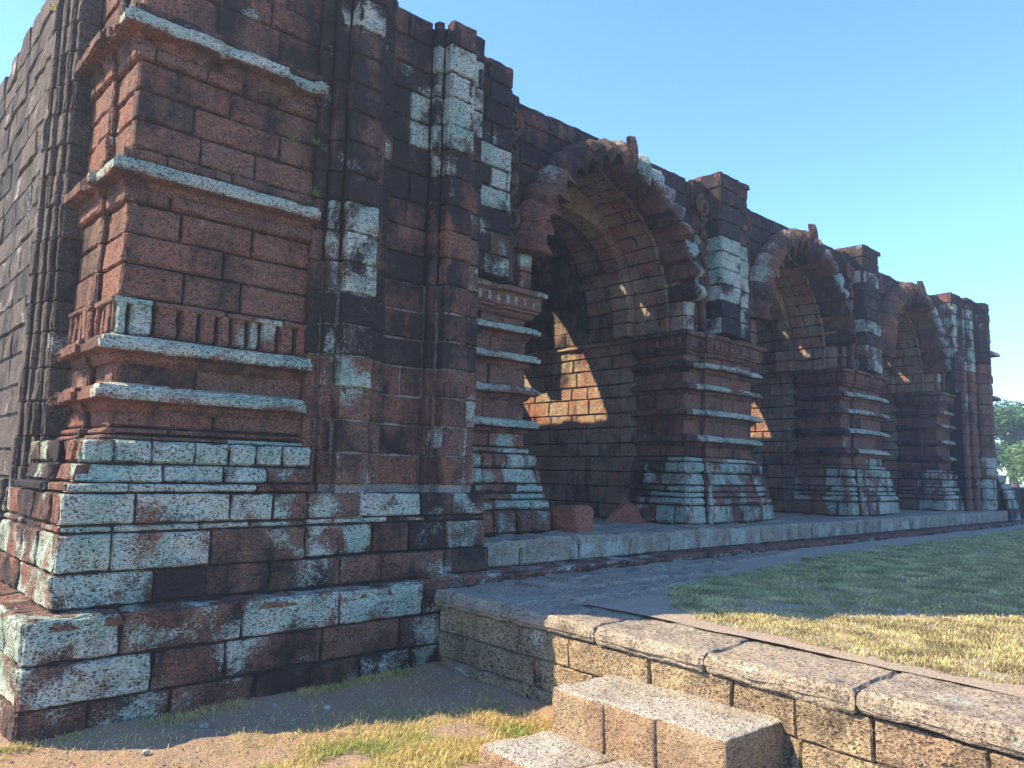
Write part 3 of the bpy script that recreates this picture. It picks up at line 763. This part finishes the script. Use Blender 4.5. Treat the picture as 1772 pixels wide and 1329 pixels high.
# triangular broken stone
bm=bmesh.new()
P=[(-.36,-.2,0),(.40,-.22,0),(.36,.3,0),(-.3,.28,0),(.02,.06,.36),(.10,-.08,.345)]
for p in P: bm.verts.new([q*.84 for q in p])
bmesh.ops.convex_hull(bm,input=bm.verts); bmesh.ops.subdivide_edges(bm,edges=bm.edges[:],cuts=5,use_grid_fill=True)
bmesh.ops.smooth_vert(bm,verts=bm.verts[:],factor=.4)
for v in bm.verts: v.co+=v.co.normalized()*nz(v.co.x,v.co.y,v.co.z,6)*.035
B=MB(); bm.verts.ensure_lookup_table(); B.add([tuple(v.co) for v in bm.verts],[tuple(v.index for v in f.verts) for f in bm.faces],(.12,.08,.2)); bm.free()
o=B.build('broken_stone',M_red,org=(0,0,0)); o.location=(8.45,6.83,.94); o.rotation_euler[2]=-.75
tag(o,'pointed triangular chunk of red laterite leaning by the foot of the first free pier','stone')
peb=[((2.72,4.70,0),.035,'small whitish pebble on shaded soil between the plinth and the grass'),((2.30,4.60,0),.022,'tiny grey pebble on the soil left of the whitish one'),((1.95,4.83,0),.04,'rounded tan pebble in the dry grass at the foot of the plinth'),((1.55,4.62,0),.03,'pale flat pebble on shaded soil near the building corner'),((3.05,4.55,0),.018,'tiny red pebble on soil towards the retaining wall')]
for i,(l,s,lb) in enumerate(peb):
    loose('pebble',lb,'pebble',(l[0],l[1],-.005),(s*1.6,s*1.2,s),i,(1 if i in(0,3) else .2,.1,.5),20+i,M_pav,rnd=2.5,amp=.01,group='pebbles on the soil')
# ================================================================ GROUND
def ground_mat(name,c1,c2,c3,scale=1.0,bump=.02,grassy=None):
    m=bpy.data.materials.new(name); m.use_nodes=True; t=m.node_tree; N=t.nodes; L=t.links
    bs=N['Principled BSDF']; bs.inputs['Roughness'].default_value=.95; bs.inputs['Specular IOR Level'].default_value=.15
    geo=N.new('ShaderNodeNewGeometry')
    def noise(s,d=5,r=.65):
        n=N.new('ShaderNodeTexNoise'); n.inputs['Scale'].default_value=s; n.inputs['Detail'].default_value=d; n.inputs['Roughness'].default_value=r; L.new(geo.outputs['Position'],n.inputs['Vector']); return n.outputs[0]
    def ramp(x,a,b):
        n=N.new('ShaderNodeMapRange'); n.inputs[1].default_value=a; n.inputs[2].default_value=b; L.new(x,n.inputs[0]); return n.outputs[0]
    def mix(f,a,b,mode='MIX'):
        n=N.new('ShaderNodeMix'); n.data_type='RGBA'; n.blend_type=mode; L.new(f,n.inputs[0])
        for i,v in ((6,a),(7,b)):
            if isinstance(v,tuple): n.inputs[i].default_value=(*v,1)
            else: L.new(v,n.inputs[i])
        return n.outputs[2]
    big=noise(1.3*scale); mid=noise(9*scale); fine=noise(60*scale,4,.75); gr=noise(170,2)
    c=mix(ramp(big,.38,.62),c1,c2); c=mix(ramp(mid,.5,.72),c,c3)
    c=mix(ramp(fine,.25,.75),mix(ramp(fine,0,.01),c,c),c)
    f2=N.new('ShaderNodeMix'); f2.data_type='RGBA'; f2.blend_type='MULTIPLY'; f2.inputs[0].default_value=.8; L.new(c,f2.inputs[6]); L.new(mix(ramp(fine,.3,.7),(.5,.5,.5),(1.4,1.4,1.4)),f2.inputs[7]); c=f2.outputs[2]
    L.new(c,bs.inputs['Base Color'])
    ad=N.new('ShaderNodeMath'); ad.operation='ADD'; L.new(fine,ad.inputs[0]); L.new(mid,ad.inputs[1])
    bp=N.new('ShaderNodeBump'); bp.inputs['Strength'].default_value=.9; bp.inputs['Distance'].default_value=bump; L.new(ad.outputs[0],bp.inputs['Height']); L.new(bp.outputs[0],bs.inputs['Normal'])
    return m
M_soil=ground_mat('red_soil',(.37,.24,.14),(.32,.24,.16),(.42,.28,.14))
M_earth=ground_mat('terrace_soil',(.40,.31,.22),(.37,.31,.235),(.42,.35,.23))
def sheet(name,x0,x1,y0,y1,nx,ny,zf,mat,inside=None):
    B=MB(); vs=[];fs=[]
    for j in range(ny+1):
        for i in range(nx+1):
            x=x0+(x1-x0)*i/nx; y=y0+(y1-y0)*j/ny; vs.append((x,y,zf(x,y)))
    for j in range(ny):
        for i in range(nx):
            k=j*(nx+1)+i; fs.append((k,k+1,k+nx+2,k+nx+1))
    B.add(vs,fs,(0,0,.5)); return tag(B.build(name,mat,smooth=True),kind='structure')
def gz(x,y):
    h=nz(x,y,0,2.2)*.022+nz(x,y,3,7)*.010+nz(x,y,5,20)*.004
    # soil banked against masonry
    h+=.03*math.exp(-max(0,5.1-y)*6)*(y>3.5)+.03*math.exp(-abs(ex(y)-x)*5)
    return h-.005
sheet('ground',-1.5,4.4,1.2,5.6,236,176,gz,M_soil)
# wide ground under everything
B=MB(); B.add([(-1500,-1500,-.09),(1500,-1500,-.09),(1500,1500,-.09),(-1500,1500,-.09)],[(0,1,2,3)],(0,0,.5)); tag(B.build('ground_plain',M_soil),kind='structure')
def tz(x,y):
    return .634+nz(x,y,1,1.5)*.012+nz(x,y,5,8)*.006-.012*(y>3.95 and x<7.5)
B=MB(); vs=[];fs=[]; ny=90; xsT=[0]+[.06*i*(1+.012*i) for i in range(1,170)]
for j in range(ny+1):
    y=-4+9.2*(j/ny)**.8
    for i,dx in enumerate(xsT):
        x=ex(y)+.5+dx; vs.append((x,y,tz(x,y)))
n1=len(xsT)
for j in range(ny):
    for i in range(n1-1):
        k=j*n1+i; fs.append((k,k+1,k+n1+1,k+n1))
B.add(vs,fs,(0,0,.5)); tag(B.build('terrace_ground',M_earth,smooth=True),kind='structure')
B=MB(); xm=ex(-4)+.5+xsT[-1]-3
B.add([(4.1,-60,.60),(300,-60,.60),(300,5.2,.60),(4.1,5.2,.60),(22.8,5.2,.60),(300,5.2,.60),(300,200,.60),(22.8,200,.60)],[(0,1,2,3),(4,5,6,7)],(0,0,.5))
tag(B.build('lawn_ground',ground_mat('far_lawn',(.11,.12,.05),(.17,.15,.07),(.2,.18,.09))),kind='structure')
# ---- grass (blade meshes) ---------------------------------------------------------------
rng=np.random.default_rng(5)
def grass_mat(name):
    m=bpy.data.materials.new(name); m.use_nodes=True; N=m.node_tree.nodes; L=m.node_tree.links
    bs=N['Principled BSDF']; bs.inputs['Roughness'].default_value=.7; bs.inputs['Specular IOR Level'].default_value=.2
    at=N.new('ShaderNodeAttribute'); at.attribute_name='stain'; L.new(at.outputs['Color'],bs.inputs['Base Color'])
    tr=N.new('ShaderNodeBsdfTranslucent'); L.new(at.outputs['Color'],tr.inputs['Color'])
    mx=N.new('ShaderNodeMixShader'); mx.inputs[0].default_value=.3; out=N['Material Output']
    L.new(bs.outputs[0],mx.inputs[1]); L.new(tr.outputs[0],mx.inputs[2]); L.new(mx.outputs[0],out.inputs[0]); return m
M_gr=grass_mat('grass_blades')
def blades(name,X,Y,Z,ln,wd,colr,label,flat=.6):
    n=len(X); an=rng.uniform(0,2*np.pi,n); L=ln*rng.uniform(.5,1.3,n); lean=rng.uniform(.15,1.0,n)*flat*1.4
    w_=wd*rng.uniform(.7,1.3,n); fa=rng.uniform(0,2*np.pi,n)
    dx,dy=np.cos(an)*np.sin(lean),np.sin(an)*np.sin(lean); dz=np.cos(lean)
    wx,wy=np.cos(fa)*w_/2,np.sin(fa)*w_/2
    bend=rng.uniform(.2,.9,n)
    v=np.zeros((n,5,3),dtype=np.float32)
    v[:,0]=np.stack([X-wx,Y-wy,Z-.004],1); v[:,1]=np.stack([X+wx,Y+wy,Z-.004],1)
    mxx,myy,mzz=X+dx*L*.5,Y+dy*L*.5,Z+dz*L*.55
    v[:,2]=np.stack([mxx+wx*.8,myy+wy*.8,mzz],1); v[:,3]=np.stack([mxx-wx*.8,myy-wy*.8,mzz],1)
    v[:,4]=np.stack([X+dx*L*(1+bend*.4),Y+dy*L*(1+bend*.4),Z+dz*L*(1-bend*.35)],1)
    me=bpy.data.meshes.new(name); me.vertices.add(n*5); me.vertices.foreach_set('co',v.ravel())
    base=(np.arange(n)*5)[:,None]
    q=(base+np.array([0,1,2,3])); t=(base+np.array([3,2,4]))
    loops=np.concatenate([q.ravel(),t.ravel()]); me.loops.add(len(loops)); me.loops.foreach_set('vertex_index',loops.astype(np.int32))
    me.polygons.add(2*n); st=np.concatenate([np.arange(n)*4,4*n+np.arange(n)*3]); me.polygons.foreach_set('loop_start',st.astype(np.int32))
    me.update(calc_edges=True)
    a=me.color_attributes.new('stain','FLOAT_COLOR','POINT'); c=np.ones((n,5,4),dtype=np.float32); c[:,:,:3]=colr[:,None,:]*np.array([.75,.75,1,1,1.1])[None,:,None]; a.data.foreach_set('color',c.ravel())
    me.materials.append(M_gr); o=bpy.data.objects.new(name,me); link(o); tag(o,label,'grass',kind='stuff'); return o
def npn(X,Y,s,o=0):
    return np.array([mn.noise(Vector((x*s+o,y*s,o))) for x,y in zip(X,Y)])
def mixc(t,a,b): return np.array(a)[None,:]*(1-t[:,None])+np.array(b)[None,:]*t[:,None]
# lawn on the terrace
def lawn_edge_lo(X): return np.interp(X,[4.2,4.35,4.5,4.7,4.9,5.2,30],[-20,.6,2.2,3.2,3.7,3.95,3.95])
pts=[]
N0=520000
u=rng.uniform(0,1,N0); X=4.3+ (u**1.7)*19; Y=rng.uniform(-1.0,4.75,N0)
frm=np.interp(X,[4.3,4.9,5.4,9.3,19,24],[2.6,3.5,3.95,4.5,4.68,4.72])      # far edge (towards the ruin)
nl=np.interp(Y,[-1,1.1,1.8,2.4,3.0,3.4,3.6,4.0],[4.3,4.47,4.52,4.62,4.6,4.62,4.74,5.25]) # near edge x
# frustum cull: keep what the photo can show (with margin)
ang=np.arctan2(Y,X); keep=(ang>math.radians(3))
wob=npn(X[keep],Y[keep],2.5,2)*.22
X=X[keep];Y=Y[keep]; frm=frm[keep]; nl=nl[keep]
k=(Y<frm+wob)&((X>nl+wob*.8+.12)|((X>nl+wob*.8-.12)&(rng.uniform(0,1,len(X))<.35))); X=X[k];Y=Y[k]
pn=npn(X,Y,1.6,7); p2=npn(X,Y,6,3)
k=(rng.uniform(0,1,len(X))<np.clip(.82+p2*1.3+pn*.8,.1,1)); X=X[k];Y=Y[k];pn=pn[k];p2=p2[k]
green=np.clip((Y-np.interp(X,[4.5,6,9,20],[3.3,2.9,2.9,3.2]))*.8+pn*.9+.05,0,1)*.8+.0  # green share rises near the ruin, putting its shade into the colour
g=np.clip(green*.8+rng.uniform(-.45,.35,len(X)),0,1)
cl=mixc(g,(.53,.45,.20),(.37,.40,.20)); red=np.clip(p2*1.6-.35,0,.5)*(Y<2.6); cl=cl*(1-red[:,None])+np.array((.20,.11,.06))[None,:]*red[:,None]  # straw tone for the sunlit part, grey-green for the shaded part
cl*=(rng.uniform(.5,1.3,len(X))*(1+npn(X,Y,4,5)*.7))[:,None]
dist=np.sqrt(X**2+Y**2)
blades('lawn',X,Y,np.full(len(X),.632),.028+.0013*dist,.0034+.0006*dist,cl,'dry straw and green lawn on the terrace beside the ruin')
# dry grass on lower ground
N1=300000; X=rng.uniform(.6,3.7,N1); Y=rng.uniform(2.0,5.12,N1)
cx_,cy_=2.6,3.75
m_=1.3*np.exp(-(((X-2.5)/.95)**2+((Y-3.55)/.58)**2)**1.5)+ .25*np.exp(-((np.interp(Y,[-5,.93,1.41,2.7,4.0,5.2],[3.2,3.66,3.71,3.83,3.89,3.92])-X)/.12)**2)*(Y>3.2)+.55*np.exp(-((5.12-Y)/.08)**2)*(npn(X,Y,2.5,4)>-.1)+.02
m_*=np.clip(1+npn(X,Y,3,1)*2.2,0,2)
k=rng.uniform(0,1,N1)<m_*.75; X=X[k];Y=Y[k]
k=(rng.uniform(0,1,len(X))<.97); X=X[k];Y=Y[k]
gn=np.clip(npn(X,Y,3.2,9)*2.0+.15+.1*(Y>4.9),0,1); gn=np.clip(gn+rng.uniform(-.25,.25,len(X)),0,1)
cl=mixc(gn,(.64,.51,.19),(.36,.40,.11))*rng.uniform(.6,1.3,len(X))[:,None]
Z=np.array([gz(x,y) for x,y in zip(X,Y)])
blades('dry_grass',X,Y,Z,.046,.0045,cl,'yellow dry grass patch on the soil in front of the plinth',flat=.9)
# stray blades on the platform and paving joints
# ---- grit
B=MB(); 
for i in range(2200):
    x=random.uniform(.9,3.85);y=random.uniform(2.4,5.05); s=random.choice([.004,.006,.008,.012]); z=gz(x,y)
    vs=[(x+s*math.cos(a)*random.uniform(.7,1.2),y+s*math.sin(a)*random.uniform(.7,1.2),z) for a in (0,1.57,3.14,4.71)]+[(x,y,z+s*.9)]
    B.add(vs,[(0,1,4),(1,2,4),(2,3,4),(3,0,4)],(random.choice([0,0,.3,1]),.1,random.random()))
o=B.build('grit',M_pav); tag(o,'scattered crumbs of laterite and grit on the soil','grit',kind='stuff')
# ---- small plants --------------------------------------------------------------------------
def leaf_mat(name,c1,c2):
    m=bpy.data.materials.new(name); m.use_nodes=True; N=m.node_tree.nodes; L=m.node_tree.links
    bs=N['Principled BSDF']; bs.inputs['Roughness'].default_value=.6; bs.inputs['Specular IOR Level'].default_value=.25
    geo=N.new('ShaderNodeNewGeometry'); r=N.new('ShaderNodeMix'); r.data_type='RGBA'; r.inputs[6].default_value=(*c1,1); r.inputs[7].default_value=(*c2,1)
    L.new(geo.outputs['Random Per Island'],r.inputs[0]); L.new(r.outputs[2],bs.inputs['Base Color'])
    tr=N.new('ShaderNodeBsdfTranslucent'); L.new(r.outputs[2],tr.inputs['Color']); mx=N.new('ShaderNodeMixShader'); mx.inputs[0].default_value=.35
    L.new(bs.outputs[0],mx.inputs[1]); L.new(tr.outputs[0],mx.inputs[2]); L.new(mx.outputs[0],N['Material Output'].inputs[0]); return m
M_fern=leaf_mat('fern_leaf',(.06,.22,.03),(.12,.32,.04)); M_leaf=leaf_mat('tree_leaf',(.04,.11,.03),(.10,.20,.05)); M_yel=leaf_mat('yellow_leaf',(.5,.5,.04),(.6,.6,.05))
M_leaf2=leaf_mat('tree_leaf_pale',(.07,.15,.05),(.17,.25,.08))
mbk=bpy.data.materials.new('bark'); mbk.use_nodes=True; mbk.node_tree.nodes['Principled BSDF'].inputs['Base Color'].default_value=(.09,.07,.05,1); mbk.node_tree.nodes['Principled BSDF'].inputs['Roughness'].default_value=.9
def fern(loc,n,L0,seed,nrm=(0,-1)):
    rr=random.Random(seed); B=MB()
    for i in range(n):
        a=rr.uniform(-1.3,1.3); el=rr.uniform(-.2,1.2); L=L0*rr.uniform(.5,1.2)
        base=math.atan2(nrm[1],nrm[0])+a; d=Vector((math.cos(base)*math.cos(el),math.sin(base)*math.cos(el),math.sin(el)))
        sd=d.cross(Vector((0,0,1))).normalized()
        for q in range(5):
            t=(q+1)/5; p=d*L*t+Vector((0,0,-L*.35*t*t))
            for s in(-1,1):
                e=p+sd*s*L*.22*(1.15-t)+d*L*.10; w_=d*L*.055
                B.add([tuple(p-w_),tuple(e),tuple(p+w_)],[(0,1,2)],(0,0,0))
    return B,loc
for loc,n,L0,sd,mat,lb,nr in (((2.90,5.62,4.27),8,.12,1,M_fern,'bright green fern tuft rooted in the corner joint midway between the two upper cornices',(-.3,-1)),
    ((2.86,5.52,3.80),9,.12,2,M_fern,'bright green fern tuft at the right end of the second cornice from the top',(-.3,-1)),
    ((2.70,5.62,4.22),6,.12,3,M_fern,'thin green fern sprig on the buttress face beside the taller corner tuft',(-.3,-1)),
    ((1.33,6.9,4.72),7,.10,4,M_fern,'small green fern hanging by the left end of the top cornice',(-1,-.3)),
    ((1.20,7.05,5.36),6,.09,5,M_yel,'tiny yellow sprig growing high on the ribbed strip of the side wall',(-1,-.4)),
    ((3.9,5.5,3.93),5,.06,6,M_fern,'tiny green sprig on the dark front wall between the ribbed pilasters',(0,-1))):
    B,_=fern(loc,n,L0,sd,nr); o=B.build('fern',mat,org=(0,0,0)); o.location=loc; tag(o,lb,'plant','small plants rooted in the masonry')
# weed tuft
B,_=fern((0,0,0),26,.11,9,(0,-1)); B2,_=fern((0,0,0),26,.11,19,(1,1)); B.add(B2.v,B2.f,B2.c)
o=B.build('weed',leaf_mat('weed_leaf',(.06,.10,.05),(.10,.14,.06)),org=(0,0,0)); o.location=(4.79,3.03,.635); tag(o,'low dark green weed at the sunlit corner of the lawn','plant')
# ---- far boundary wall
bw=thing('boundary_wall','low plain laterite block wall far off beyond the right end of the ruin','wall',(24.6,7,.6))
B=MB(); zs=rows(.55,1.50,.22)
for a,b in zip(zs,zs[1:]): course(B,[(24.6,14),(24.6,3.0)],0,a,b,.45,'side',res=.3)
box(B,24.63,25.1,3,14,.5,1.48,(.1,.3,.5)); 
B.build('wall_face',M_side,bw)
# ---- trees
def tree(loc,h,cr,label,seed,mat,n=5200,lf=.22):
    rr=random.Random(seed); t=thing('tree',label,'tree',loc,'trees beyond the right end of the ruin')
    B=MB(); lobes=[]
    tube(B,[(loc[0]+.1*math.sin(i),loc[1]+.08*i*.5,loc[2]+h*.55*i/6) for i in range(7)],[.26*(1-.09*i) for i in range(7)],(0,0,0),ns=9)
    for i in range(16):
        a=rr.uniform(0,6.28); rad=cr*rr.uniform(.15,.78); zc=h*rr.uniform(.38,.9); 
        if zc>h*.7: rad*=.6
        c=Vector((loc[0]+math.cos(a)*rad,loc[1]+math.sin(a)*rad,loc[2]+zc)); r=cr*rr.uniform(.22,.38); lobes.append((c,r))
        s=Vector((loc[0],loc[1],loc[2]+h*rr.uniform(.25,.5))); pts=[s.lerp(c,q/4)+Vector((0,0,.15*math.sin(q*.8)*q*.3)) for q in range(5)]
        tube(B,[tuple(p) for p in pts],[.10,.08,.055,.04,.02],(0,0,0),ns=6)
    B.build('trunk',mbk,t)
    vs=np.zeros((n*4,3),dtype=np.float32); 
    L=MB(); 
    for i in range(n):
        c,r=rr.choice(lobes); d=Vector((rr.gauss(0,1),rr.gauss(0,1),rr.gauss(0,1))).normalized(); p=c+Vector((d.x*r*1.15,d.y*r*1.15,d.z*r*.8))*(rr.random()**.35)
        u=Vector((rr.gauss(0,1),rr.gauss(0,1),rr.gauss(0,.6))).normalized(); v=u.cross(Vector((rr.gauss(0,1),rr.gauss(0,1),rr.gauss(0,1)))).normalized(); s=lf*rr.uniform(.5,1.2)
        L.add([tuple(p-u*s),tuple(p+v*s*.35),tuple(p+u*s),tuple(p-v*s*.35)],[(0,1,2,3)],(0,0,0))
    L.build('crown',mat,t)
tree((43,10.7,.55),5.0,2.3,'tall rounded hazy green tree right against the end of the ruin',1,M_leaf,n=6500,lf=.15)
tree((52,11.6,.55),5.2,2.6,'paler hazy tree at the right edge, set back behind the taller one',2,M_leaf2,n=5000,lf=.18)
tree((36,7.9,.55),2.6,1.9,'low pale bushy tree just above the far boundary wall',3,M_leaf2,n=4500,lf=.11)
tree((62,17.5,.55),7,3.6,'dark hazy tree half hidden behind the end buttress',4,M_leaf,n=5000,lf=.22)
# ---- haze
B=MB(); box(B,-60,140,-60,140,-1.1,9.5); hz=B.build('haze',bpy.data.materials.new('haze')); tag(hz,'thin pale morning haze over the whole site','haze',kind='stuff')
hm=hz.data.materials[0]; hm.use_nodes=True; N=hm.node_tree.nodes; N.remove(N['Principled BSDF']); vp=N.new('ShaderNodeVolumePrincipled'); vp.inputs['Color'].default_value=(.80,.9,1,1); vp.inputs['Density'].default_value=.0035
vp.inputs['Anisotropy'].default_value=.3
hm.node_tree.links.new(vp.outputs[0],N['Material Output'].inputs['Volume'])
